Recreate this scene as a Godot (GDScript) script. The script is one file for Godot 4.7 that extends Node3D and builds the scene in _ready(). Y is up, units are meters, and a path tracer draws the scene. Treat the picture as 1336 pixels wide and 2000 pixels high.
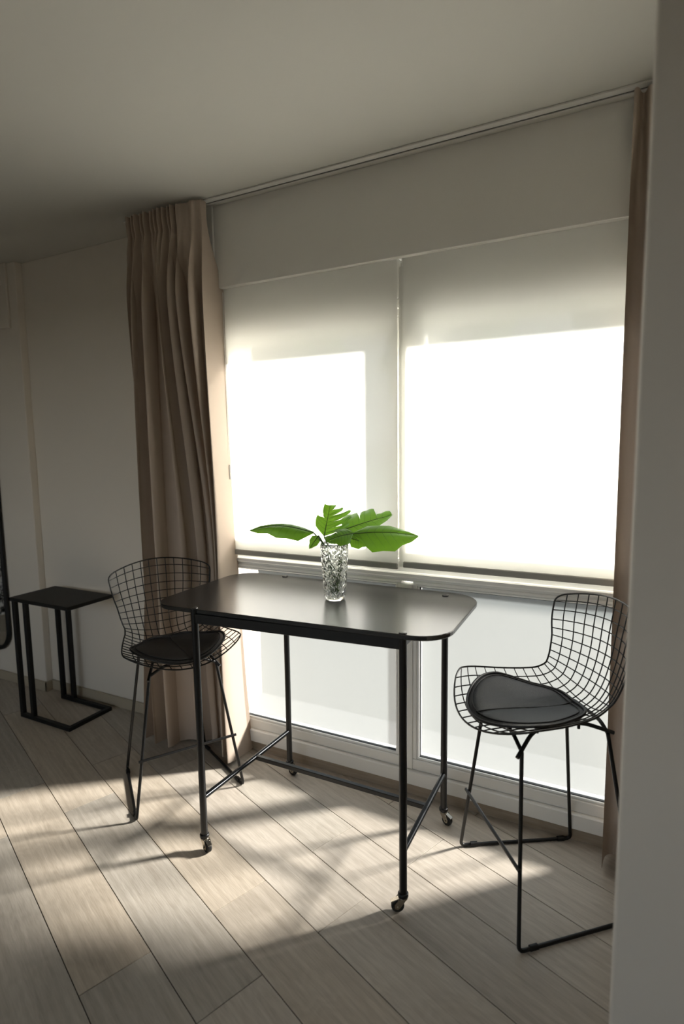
extends Node3D
# A dim living room corner: bar table on castors with a vase of leaves, two wire stools,
# a C-shaped side table, a tall window with two roller blinds and frosted lower panes.
# Metres, y up. The window wall runs along x; the camera stands at x = 0, z = 0.

const EYE := Vector3(0, 1.5, 0)
const FOCAL := 1100.16           # in pixels of the 1336 x 2000 frame
const CEIL := 2.58
const SUN_ELEVATION := 27.0
var M := {}
var taken := {}
var rng := RandomNumberGenerator.new()
var cam_basis: Basis

# ---------------------------------------------------------------- mesh helpers
class MB:
	var v := PackedVector3Array()
	var n := PackedVector3Array()
	var uv := PackedVector2Array()
	var ix := PackedInt32Array()
	func vert(p: Vector3, t := Vector2.ZERO) -> int:
		v.append(p); n.append(Vector3.ZERO); uv.append(t)
		return v.size() - 1
	func tri(a: int, b: int, c: int):
		ix.append(a); ix.append(b); ix.append(c)
		var k := (v[c] - v[a]).cross(v[b] - v[a])
		n[a] += k; n[b] += k; n[c] += k
	func quad(a: int, b: int, c: int, d: int):
		tri(a, b, c); tri(a, c, d)
	# one flat face with vertices of its own
	func face(pts: Array, uvs: Array = []):
		var first := v.size()
		for i in pts.size():
			vert(pts[i], uvs[i] if uvs.size() else Vector2.ZERO)
		for i in range(1, pts.size() - 1):
			tri(first, first + i, first + i + 1)
	# rows: Array of PackedVector3Array, all the same length
	func grid(rows: Array, close_rows := false, close_cols := false, uvs: Array = []):
		var first := v.size()
		var h := rows.size()
		var w: int = rows[0].size()
		for i in h:
			for j in w:
				vert(rows[i][j], uvs[i][j] if uvs.size() else Vector2(float(j) / maxi(w - 1, 1), float(i) / maxi(h - 1, 1)))
		for i in (h if close_rows else h - 1):
			for j in (w if close_cols else w - 1):
				var i2 := (i + 1) % h
				var j2 := (j + 1) % w
				quad(first + i * w + j, first + i2 * w + j, first + i2 * w + j2, first + i * w + j2)
	func mesh() -> ArrayMesh:
		var nn := PackedVector3Array()
		nn.resize(n.size())
		for i in n.size():
			nn[i] = n[i].normalized() if n[i].length_squared() > 1e-20 else Vector3.UP
		var a := []
		a.resize(Mesh.ARRAY_MAX)
		a[Mesh.ARRAY_VERTEX] = v
		a[Mesh.ARRAY_NORMAL] = nn
		a[Mesh.ARRAY_TEX_UV] = uv
		a[Mesh.ARRAY_INDEX] = ix
		var m := ArrayMesh.new()
		m.add_surface_from_arrays(Mesh.PRIMITIVE_TRIANGLES, a)
		return m

# a round rod along a polyline
func add_tube(b: MB, pts: Array, r: float, sides := 8, closed := false, taper := 1.0):
	var np := pts.size()
	var tang := []
	for i in np:
		var p0: Vector3 = pts[(i - 1 + np) % np] if closed or i > 0 else pts[0]
		var p1: Vector3 = pts[(i + 1) % np] if closed or i < np - 1 else pts[np - 1]
		tang.append((p1 - p0).normalized())
	var t0: Vector3 = tang[0]
	var nrm: Vector3 = t0.cross(Vector3.UP if absf(t0.y) < 0.9 else Vector3.RIGHT).normalized()
	var rows := []
	for i in np:
		var t: Vector3 = tang[i]
		nrm = (nrm - t * nrm.dot(t)).normalized()
		var bi := t.cross(nrm)
		var row := PackedVector3Array()
		var rr := r * lerpf(1.0, taper, float(i) / (np - 1))
		for k in sides:
			var a := TAU * k / sides
			row.append(pts[i] + (nrm * cos(a) - bi * sin(a)) * rr)
		rows.append(row)
	b.grid(rows, closed, true)
	if not closed:
		for e in 2:
			var row: PackedVector3Array = rows[0 if e == 0 else np - 1]
			var f := []
			for k in sides:
				f.append(row[k] if e == 1 else row[sides - 1 - k])
			b.face(f)

# smooth a polyline's inner corners with arcs
func soft(pts: Array, r: float, steps := 5) -> Array:
	var out := [pts[0]]
	for i in range(1, pts.size() - 1):
		var p: Vector3 = pts[i]
		var a: Vector3 = pts[i - 1] - p
		var c: Vector3 = pts[i + 1] - p
		var d := minf(r, minf(a.length(), c.length()) * 0.45)
		var pa := p + a.normalized() * d
		var pc := p + c.normalized() * d
		for k in steps + 1:
			var t := float(k) / steps
			out.append(pa.lerp(p, t).lerp(p.lerp(pc, t), t))
	out.append(pts[pts.size() - 1])
	return out

# a box with chamfered edges, lo..hi
func add_box(b: MB, lo: Vector3, hi: Vector3, c := 0.003):
	var s := hi - lo
	c = minf(c, minf(s.x, minf(s.y, s.z)) * 0.3)
	var mid := (lo + hi) / 2.0
	var hs := s / 2.0
	var cor := {}
	for sx in [-1, 1]:
		for sy in [-1, 1]:
			for sz in [-1, 1]:
				var k := Vector3i(sx, sy, sz)
				var sg := Vector3(sx, sy, sz)
				var o := []
				for ax in 3:
					var p := hs - Vector3(c, c, c)
					p[ax] = hs[ax]
					o.append(mid + p * sg)
				cor[k] = o
	var put := func(pts: Array, out: Vector3):
		var k: Vector3 = (pts[2] - pts[0]).cross(pts[1] - pts[0])
		if k.dot(out) < 0:
			pts.reverse()
		var uvs := []
		for p in pts:
			uvs.append(Vector2(p.x + p.z * 0.37, p.y + p.z))
		b.face(pts, uvs)
	for ax in 3:
		var a1 := (ax + 1) % 3
		var a2 := (ax + 2) % 3
		for sg in [-1, 1]:
			var pts := []
			for q in [[-1, -1], [1, -1], [1, 1], [-1, 1]]:
				var k := Vector3i.ZERO
				k[ax] = sg; k[a1] = q[0]; k[a2] = q[1]
				pts.append(cor[k][ax])
			var o := Vector3.ZERO
			o[ax] = sg
			put.call(pts, o)
			for sg2 in [-1, 1]:
				var ka := Vector3i.ZERO
				ka[ax] = sg; ka[a1] = sg2; ka[a2] = -1
				var kb := ka
				kb[a2] = 1
				var oo := Vector3.ZERO
				oo[ax] = sg; oo[a1] = sg2
				put.call([cor[ka][ax], cor[kb][ax], cor[kb][a1], cor[ka][a1]], oo)
	for k in cor:
		put.call([cor[k][0], cor[k][1], cor[k][2]], Vector3(k))

# a square bar from p to q
func add_bar(b: MB, p: Vector3, q: Vector3, w: float, h: float, up := Vector3.UP):
	var t := (q - p).normalized()
	var sd := t.cross(up).normalized()
	var u := sd.cross(t)
	var m := MB.new()
	add_box(m, Vector3(-w / 2, -h / 2, 0), Vector3(w / 2, h / 2, (q - p).length()), 0.0015)
	var first := b.v.size()
	for i in m.v.size():
		b.v.append(p + sd * m.v[i].x + u * m.v[i].y + t * m.v[i].z)
		b.n.append(sd * m.n[i].x + u * m.n[i].y + t * m.n[i].z)
		b.uv.append(m.uv[i])
	# (sd, u, t) is left-handed when seen as x, y, z, so the order is turned round
	for i in range(0, m.ix.size(), 3):
		b.ix.append(first + m.ix[i]); b.ix.append(first + m.ix[i + 2]); b.ix.append(first + m.ix[i + 1])

# an upright prism over a polygon in x, z with a chamfered upper edge
func add_prism(b: MB, poly: PackedVector2Array, y0: float, y1: float, c: float, uvf: Callable, chamfer_low := false):
	if Geometry2D.is_polygon_clockwise(poly):
		poly.reverse()
	var top: PackedVector2Array = poly
	if c > 0:
		var r := Geometry2D.offset_polygon(poly, -c, Geometry2D.JOIN_MITER)
		if r.size() and r[0].size() == poly.size():
			# line the two outlines up
			var best := 0
			for i in r[0].size():
				if r[0][i].distance_squared_to(poly[0]) < r[0][best].distance_squared_to(poly[0]):
					best = i
			top = PackedVector2Array()
			for i in poly.size():
				top.append(r[0][(best + i) % poly.size()])
			if Geometry2D.is_polygon_clockwise(top):
				top.reverse()
		else:
			c = 0.0
	var cap := func(pg: PackedVector2Array, y: float, upward: bool):
		var t := Geometry2D.triangulate_polygon(pg)
		var first := b.v.size()
		for p in pg:
			b.vert(Vector3(p.x, y, p.y), uvf.call(p))
		for i in range(0, t.size(), 3):
			var a := first + t[i]
			var d := first + t[i + 1]
			var e := first + t[i + 2]
			var k := (b.v[e] - b.v[a]).cross(b.v[d] - b.v[a])
			if (k.y > 0) == upward:
				b.tri(a, d, e)
			else:
				b.tri(a, e, d)
	cap.call(top, y1, true)
	cap.call(top if chamfer_low else poly, y0, false)
	var n := poly.size()
	var cen := Vector2.ZERO
	for p in poly:
		cen += p / n
	var ring := func(pa: PackedVector2Array, ya: float, pb: PackedVector2Array, yb: float):
		for i in n:
			var j := (i + 1) % n
			var f := [Vector3(pa[i].x, ya, pa[i].y), Vector3(pa[j].x, ya, pa[j].y), Vector3(pb[j].x, yb, pb[j].y), Vector3(pb[i].x, yb, pb[i].y)]
			var k: Vector3 = (f[2] - f[0]).cross(f[1] - f[0])
			var e := pa[j] - pa[i]
			var o := Vector3(e.y, 0, -e.x)   # outside of a counter-clockwise outline
			if k.dot(o) < 0:
				f.reverse()
			b.face(f, [uvf.call(pa[i]), uvf.call(pa[j]), uvf.call(pb[j]), uvf.call(pb[i])])
	if chamfer_low:
		ring.call(top, y0, poly, y0 + c)
		ring.call(poly, y0 + c, poly, y1 - c)
	else:
		ring.call(poly, y0, poly, y1 - c)
	if c > 0:
		ring.call(poly, y1 - c, top, y1)

func add_lathe(b: MB, prof: Array, at: Vector3, sides := 24, axis := Vector3.UP):
	var q := Quaternion(Vector3.UP, axis) if axis != Vector3.UP else Quaternion.IDENTITY
	var rows := []
	for p in prof:
		var row := PackedVector3Array()
		for k in sides:
			var a := TAU * k / sides
			row.append(at + q * Vector3(cos(a) * p.x, p.y, sin(a) * p.x))
		rows.append(row)
	b.grid(rows, false, true)

func no_uv(p: Vector2) -> Vector2:
	return p

# ---------------------------------------------------------------- scene helpers
func numbered(called: String) -> String:
	taken[called] = taken.get(called, -1) + 1
	return called if taken[called] == 0 else "%s_%03d" % [called, taken[called]]

func part(called: String, b, m: Material, parent: Node) -> MeshInstance3D:
	var o := MeshInstance3D.new()
	o.name = called
	o.mesh = b.mesh() if b is MB else b
	o.material_override = m
	parent.add_child(o, true)
	return o

func tag(o: Node, label: String, category: String, group := ""):
	o.set_meta("label", label)
	o.set_meta("category", category)
	if group != "":
		o.set_meta("group", group)

func thing(called: String, label: String, category: String, at := Vector3.ZERO, group := "") -> Node3D:
	var o := Node3D.new()
	o.name = numbered(called)
	add_child(o)
	o.position = at
	tag(o, label, category, group)
	return o

func struct_node(called: String) -> Node3D:
	var o := Node3D.new()
	o.name = called
	add_child(o, true)
	o.set_meta("kind", "structure")
	return o

func struct_box(called: String, boxes: Array, m: Material, c := 0.002) -> MeshInstance3D:
	var b := MB.new()
	for x in boxes:
		add_box(b, x[0], x[1], c)
	var o := part(called, b, m, self)
	o.set_meta("kind", "structure")
	return o

# a point of the photograph's frame at a given depth along the line of sight
func at_px(u: float, v: float, depth: float) -> Vector3:
	return EYE + cam_basis * Vector3((u - 668.0) / FOCAL, -(v - 1000.0) / FOCAL, -1.0) * depth

# ---------------------------------------------------------------- materials
func mat(c: Color, rough := 0.8, metal := 0.0, spec := 0.5) -> StandardMaterial3D:
	var m := StandardMaterial3D.new()
	m.albedo_color = c
	m.roughness = rough
	m.metallic = metal
	m.metallic_specular = spec
	return m

func noise_tex(freq: float, seed_: int, size := 512, normal := false, strength := 1.0, lo := 0.0, hi := 1.0) -> Texture2D:
	var f := FastNoiseLite.new()
	f.seed = seed_
	f.frequency = freq
	f.fractal_octaves = 4
	var im := f.get_seamless_image(size, size)
	if normal:
		im.convert(Image.FORMAT_RGBA8)
		im.bump_map_to_normal_map(strength)
	else:
		im.convert(Image.FORMAT_L8)
		var d := im.get_data()
		for i in d.size():
			d[i] = int(255.0 * lerpf(lo, hi, d[i] / 255.0))
		im = Image.create_from_data(size, size, false, Image.FORMAT_L8, d)
	return ImageTexture.create_from_image(im)

# greyed oak: long streaks, arched figure and pores; u runs along the grain
func oak_texture() -> Array:
	var w := 1024
	var h := 512
	var f := FastNoiseLite.new()
	f.fractal_octaves = 4
	f.seed = 5; f.frequency = 0.011
	var broad := f.get_seamless_image(w / 4, h / 2)
	broad.resize(w, h, Image.INTERPOLATE_CUBIC)
	f.seed = 9; f.frequency = 0.055
	var streak := f.get_seamless_image(w / 16, h)
	streak.resize(w, h, Image.INTERPOLATE_CUBIC)
	f.seed = 14; f.frequency = 0.24
	var fine := f.get_seamless_image(w / 8, h)
	fine.resize(w, h, Image.INTERPOLATE_CUBIC)
	var B := broad.get_data()
	var S := streak.get_data()
	var F := fine.get_data()
	var bb := B.size() / (w * h)
	var sb := S.size() / (w * h)
	var fb := F.size() / (w * h)
	var out := PackedByteArray()
	out.resize(w * h * 3)
	var bump := PackedByteArray()
	bump.resize(w * h)
	var ca := Vector3(162, 151, 137)
	var cb := Vector3(211, 202, 189)
	for y in h:
		for x in w:
			var i := y * w + x
			var br := B[i * bb] / 255.0
			var st := S[i * sb] / 255.0
			var fi := F[i * fb] / 255.0
			var ring := 0.5 + 0.5 * sin(br * 34.0 + st * 4.0)
			var t := clampf(0.52 * st + 0.30 * fi + 0.10 * ring + 0.16 * br + 0.02, 0.0, 1.0)
			var c := ca.lerp(cb, t)
			out[i * 3] = int(clampf(c.x, 0, 255)); out[i * 3 + 1] = int(clampf(c.y, 0, 255)); out[i * 3 + 2] = int(clampf(c.z, 0, 255))
			bump[i] = int(255.0 * clampf(0.55 * fi + 0.45 * st, 0.0, 1.0))
	var im := Image.create_from_data(w, h, false, Image.FORMAT_RGB8, out)
	var bm := Image.create_from_data(w, h, false, Image.FORMAT_L8, bump)
	return [ImageTexture.create_from_image(im), ImageTexture.create_from_image(bm)]

# bold black and white brush strokes
func print_texture() -> Texture2D:
	var w := 256
	var f := FastNoiseLite.new()
	f.seed = 21
	f.frequency = 0.012
	f.domain_warp_enabled = true
	f.domain_warp_amplitude = 40.0
	var im := Image.create(w, w, false, Image.FORMAT_L8)
	for y in w:
		for x in w:
			var t := f.get_noise_2d(x, y * 0.7) * 26.0
			im.set_pixel(x, y, Color.WHITE * (0.9 if sin(t) > 0.0 else 0.04))
	return ImageTexture.create_from_image(im)

func make_materials():
	var plaster := noise_tex(0.02, 31, 512, true, 1.2)
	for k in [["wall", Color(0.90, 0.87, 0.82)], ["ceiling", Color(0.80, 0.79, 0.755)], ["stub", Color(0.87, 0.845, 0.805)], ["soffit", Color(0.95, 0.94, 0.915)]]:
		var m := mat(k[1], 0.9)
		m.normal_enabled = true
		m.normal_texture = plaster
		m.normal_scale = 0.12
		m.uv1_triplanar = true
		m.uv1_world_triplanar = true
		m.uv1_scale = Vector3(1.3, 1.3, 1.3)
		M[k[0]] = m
	M.base = mat(Color(0.70, 0.655, 0.57), 0.6)
	M.frame = mat(Color(0.94, 0.935, 0.915), 0.35)
	M.bead = mat(Color(0.92, 0.92, 0.91), 0.3)
	M.gasket = mat(Color(0.10, 0.11, 0.12), 0.6)
	M.black = mat(Color(0.028, 0.028, 0.03), 0.38)
	M.black_rough = mat(Color(0.022, 0.022, 0.022), 0.55)
	M.wire = mat(Color(0.02, 0.02, 0.021), 0.4)
	M.rubber = mat(Color(0.02, 0.02, 0.02), 0.5)
	M.steel = mat(Color(0.72, 0.69, 0.64), 0.22, 1.0)
	M.tube = mat(Color(0.10, 0.105, 0.11), 0.28, 0.85)
	var oak := oak_texture()
	var tones := [Color(1, 1, 1), Color(0.965, 0.965, 0.965), Color(1.0, 0.985, 0.96), Color(0.945, 0.95, 0.95), Color(0.98, 0.97, 0.955)]
	M.oak = []
	for t in tones:
		var m := mat(t, 0.47)
		m.albedo_texture = oak[0]
		m.heightmap_enabled = true
		m.heightmap_texture = oak[1]
		m.heightmap_scale = 0.03
		M.oak.append(m)
	M.joint = mat(Color(0.17, 0.145, 0.12), 0.9)
	M.plinth = mat(Color(0.83, 0.79, 0.74), 0.6)
	M.plinth.albedo_texture = oak[0]
	M.plinth.uv1_scale = Vector3(0.5, 1.7, 1)
	M.top = mat(Color8(20, 20, 20), 0.25, 0.0, 0.71)
	# cloths
	var weave := noise_tex(0.13, 8, 512, true, 3.0)
	var cl := mat(Color(0.745, 0.685, 0.625), 0.95, 0.0, 0.2)
	cl.normal_enabled = true
	cl.normal_texture = weave
	cl.normal_scale = 0.35
	cl.uv1_triplanar = true
	cl.uv1_scale = Vector3(9, 9, 9)
	cl.backlight_enabled = true
	cl.backlight = Color(0.16, 0.15, 0.14)
	M.curtain = cl
	var bl := mat(Color(0.90, 0.895, 0.87, 0.98), 0.95, 0.0, 0.1)
	bl.transparency = BaseMaterial3D.TRANSPARENCY_ALPHA
	bl.backlight_enabled = true
	bl.backlight = Color(0.64, 0.64, 0.63)
	bl.cull_mode = BaseMaterial3D.CULL_DISABLED
	M.blind = bl
	M.blind_bar = mat(Color(0.62, 0.61, 0.58), 0.5)
	M.rail = mat(Color(0.88, 0.87, 0.845), 0.45)
	# frosted film on the lower panes, clear panes above
	var fr := mat(Color(0.55, 0.57, 0.575, 0.87), 0.6, 0.0, 0.3)
	fr.transparency = BaseMaterial3D.TRANSPARENCY_ALPHA
	fr.backlight_enabled = true
	fr.backlight = Color(0.23, 0.24, 0.24)
	fr.cull_mode = BaseMaterial3D.CULL_DISABLED
	M.frosted = fr
	var gl := mat(Color(0.95, 0.98, 0.97, 0.06), 0.02)
	gl.transparency = BaseMaterial3D.TRANSPARENCY_ALPHA
	M.pane = gl
	var vg := mat(Color(0.97, 0.98, 0.97, 0.0), 0.02)
	vg.transparency = BaseMaterial3D.TRANSPARENCY_ALPHA
	vg.refraction_enabled = true
	vg.refraction_scale = 0.05
	M.vase = vg
	# leather
	var le := mat(Color(0.036, 0.037, 0.04), 0.42, 0.0, 0.55)
	le.normal_enabled = true
	le.normal_texture = noise_tex(0.09, 40, 512, true, 4.0)
	le.normal_scale = 0.3
	le.uv1_triplanar = true
	le.uv1_scale = Vector3(5, 5, 5)
	M.leather = le
	# leaves
	for k in [["leaf", Color(0.25, 0.42, 0.10), Color(0.46, 0.64, 0.17)]]:
		var m := mat(k[1], 0.42)
		m.backlight_enabled = true
		m.backlight = k[2]
		m.cull_mode = BaseMaterial3D.CULL_DISABLED
		M[k[0]] = m
	M.vein = mat(Color(0.22, 0.42, 0.07), 0.5)
	M.stem = mat(Color(0.24, 0.34, 0.13), 0.5)
	M.mirror = mat(Color(0.93, 0.94, 0.93), 0.02, 1.0)
	M.canvas = mat(Color(1, 1, 1), 0.9)
	M.canvas.albedo_texture = print_texture()
	# outdoors
	M.terrace = mat(Color(0.40, 0.395, 0.38), 0.9)
	M.render_out = mat(Color(0.46, 0.455, 0.445), 0.9)
	M.parapet = mat(Color(0.78, 0.78, 0.77), 0.9)
	M.crown = mat(Color(0.20, 0.29, 0.13), 0.9)
	M.bark = mat(Color(0.25, 0.20, 0.15), 0.9)

# ---------------------------------------------------------------- the scene
func _ready():
	rng.seed = 7
	# camera
	var cam := Camera3D.new()
	cam.name = "camera"
	add_child(cam)
	cam_basis = Basis(Vector3.UP, 0.47240) * Basis(Vector3.RIGHT, -0.11641) * Basis(Vector3.BACK, -0.01367)
	cam.transform = Transform3D(cam_basis, EYE)
	var att := CameraAttributesPhysical.new()
	att.frustum_focus_distance = 2.15
	att.frustum_focal_length = 19.25
	att.exposure_aperture = 1.7
	att.frustum_near = 0.05
	att.frustum_far = 200.0
	cam.attributes = att
	cam.fov = 2.0 * rad_to_deg(atan(1000.0 / FOCAL))
	cam.current = true
	# sky, exposure
	var env := Environment.new()
	env.background_mode = Environment.BG_SKY
	var sky := Sky.new()
	var sm := ProceduralSkyMaterial.new()
	sm.sky_top_color = Color(0.64, 0.70, 0.77)
	sm.sky_horizon_color = Color(0.87, 0.87, 0.85)
	sm.ground_horizon_color = Color(0.62, 0.62, 0.60)
	sm.ground_bottom_color = Color(0.45, 0.44, 0.42)
	sm.sky_energy_multiplier = 1.75
	sm.ground_energy_multiplier = 0.6
	sm.sun_angle_max = 8.0
	sky.sky_material = sm
	env.sky = sky
	env.tonemap_mode = Environment.TONE_MAPPER_LINEAR
	env.tonemap_exposure = 1.25
	env.sdfgi_enabled = true
	env.ssao_enabled = true
	env.ssil_enabled = true
	var we := WorldEnvironment.new()
	we.name = "world_environment"
	we.environment = env
	add_child(we)
	# the low sun behind the window, from the right
	var sun := DirectionalLight3D.new()
	sun.name = "sun"
	sun.light_energy = 21.0
	sun.light_color = Color(1.0, 0.985, 0.96)
	sun.light_angular_distance = 7.0
	sun.shadow_enabled = true
	add_child(sun)
	var el := deg_to_rad(SUN_ELEVATION)
	sun.look_at_from_position(Vector3.ZERO, Vector3(-0.75 * cos(el), -sin(el), 0.66 * cos(el)))

	make_materials()
	build_shell()
	build_floor()
	build_window()
	build_outdoors()
	build_curtains()
	build_blinds()
	build_table()
	build_stools()
	build_side_table()
	build_mirror()
	build_vase()
	build_leaves()

func build_shell():
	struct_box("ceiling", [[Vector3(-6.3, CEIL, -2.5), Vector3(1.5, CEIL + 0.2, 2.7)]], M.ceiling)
	struct_box("wall_window", [[Vector3(-6.3, 0, -2.5), Vector3(-1.80, CEIL, -2.21)], [Vector3(0.60, 0, -2.5), Vector3(1.5, CEIL, -2.21)]], M.wall)
	# the lintel, and the thin board in front of the blinds
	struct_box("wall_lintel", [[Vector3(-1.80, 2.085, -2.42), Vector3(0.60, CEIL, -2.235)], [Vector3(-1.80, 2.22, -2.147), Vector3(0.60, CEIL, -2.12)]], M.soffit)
	struct_box("wall_left", [[Vector3(-6.3, 0, -2.21), Vector3(-6.0, CEIL, 2.7)]], M.wall)
	struct_box("wall_right", [[Vector3(1.2, 0, -2.21), Vector3(1.5, CEIL, 2.7)]], M.wall)
	# the room goes on behind the camera, to a second, high window in the back wall
	var a0 := -3.6
	var a1 := -0.4
	var s0 := 0.9
	var s1 := 2.35
	struct_box("wall_back", [[Vector3(-6.0, 0, 2.5), Vector3(a0, CEIL, 2.7)], [Vector3(a1, 0, 2.5), Vector3(1.2, CEIL, 2.7)], [Vector3(a0, s1, 2.5), Vector3(a1, CEIL, 2.7)], [Vector3(a0, 0, 2.5), Vector3(a1, s0, 2.7)]], M.wall)
	var w2 := struct_node("window_2")
	var am := (a0 + a1) / 2.0
	bars("frame_post", [[Vector3(a0, s0, 2.58), Vector3(a0 + 0.06, s1, 2.66)], [Vector3(am - 0.03, s0, 2.58), Vector3(am + 0.03, s1, 2.66)], [Vector3(a1 - 0.06, s0, 2.58), Vector3(a1, s1, 2.66)]], M.frame, w2)
	bars("frame_rail", [[Vector3(a0 + 0.06, s0, 2.58), Vector3(a1 - 0.06, s0 + 0.06, 2.66)], [Vector3(a0 + 0.06, s1 - 0.06, 2.58), Vector3(a1 - 0.06, s1, 2.66)]], M.frame, w2)
	for e in [[a0 + 0.05, am - 0.02], [am + 0.02, a1 - 0.05]]:
		var q := QuadMesh.new()
		q.size = Vector2(e[1] - e[0], s1 - s0 - 0.1)
		var o := part("pane", q, M.pane, w2)
		o.position = Vector3((e[0] + e[1]) / 2, (s0 + s1) / 2, 2.62)
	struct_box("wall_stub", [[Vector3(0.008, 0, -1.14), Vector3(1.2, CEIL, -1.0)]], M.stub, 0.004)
	# a shallow pier left of the window
	struct_box("wall_pier", [[Vector3(-6.0, 0, -2.21), Vector3(-3.20, CEIL, -2.165)]], M.wall, 0.003)
	struct_box("trim_1", [[Vector3(-3.62, 2.215, -2.165), Vector3(-3.27, CEIL, -2.15)]], M.wall, 0.003)
	struct_box("baseboard_left", [[Vector3(-3.20, 0, -2.21), Vector3(-1.80, 0.062, -2.196)], [Vector3(-6.0, 0, -2.165), Vector3(-3.186, 0.062, -2.151)], [Vector3(-3.20, 0, -2.196), Vector3(-3.186, 0.062, -2.151)]], M.base, 0.003)
	struct_box("baseboard_window", [[Vector3(-1.80, 0, -2.20), Vector3(0.60, 0.05, -2.158)]], M.plinth, 0.001)
	struct_box("trim_2", [[Vector3(-1.80, 2.22, -2.145), Vector3(-1.712, CEIL, -2.112)]], M.frame, 0.003)

func build_floor():
	var fl := struct_node("floor")
	var b := MB.new()
	add_box(b, Vector3(-6.3, -0.15, -2.5), Vector3(1.5, -0.004, 2.7), 0.0)
	part("joint_bed", b, M.joint, fl)
	var room := PackedVector2Array([Vector2(-6.0, -2.20), Vector2(1.2, -2.20), Vector2(1.2, 2.5), Vector2(-6.0, 2.5)])
	var th := 0.37280
	var dl := Vector2(cos(th), sin(th))
	var dn := Vector2(-sin(th), cos(th))
	var wide := 0.2061
	var long := 1.1667
	var gap := 0.0014
	for k in range(-24, 26):
		var n0 := -0.3655 - wide * k
		var phase := -1.537 if posmod(k, 2) == 0 else -1.2475
		for j in range(-6, 9):
			var l0 := phase + long * j
			var c := [Vector2(l0 + gap, n0 - gap), Vector2(l0 + long - gap, n0 - gap), Vector2(l0 + long - gap, n0 - wide + gap), Vector2(l0 + gap, n0 - wide + gap)]
			var poly := PackedVector2Array()
			for q in c:
				poly.append(dl * q.x + dn * q.y)
			for piece in Geometry2D.intersect_polygons(poly, room):
				var off := Vector2(rng.randf(), rng.randf())
				var turned := 1.0 if rng.randf() < 0.5 else -1.0
				var tone: int = rng.randi() % 5
				var area := 0.0
				for i in piece.size():
					area += piece[i].cross(piece[(i + 1) % piece.size()])
				if absf(area) < 0.004:
					continue
				var uvf := func(p: Vector2) -> Vector2:
					return Vector2(dl.dot(p) / 1.9, dn.dot(p) / 0.62) * turned + off
				var m := MB.new()
				add_prism(m, piece, -0.010, 0.0, 0.0004, uvf)
				part("plank", m, M.oak[tone], fl)

func bars(called: String, list: Array, m: Material, parent: Node, c := 0.003):
	for x in list:
		var b := MB.new()
		add_box(b, x[0], x[1], c)
		part(called, b, m, parent)

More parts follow.
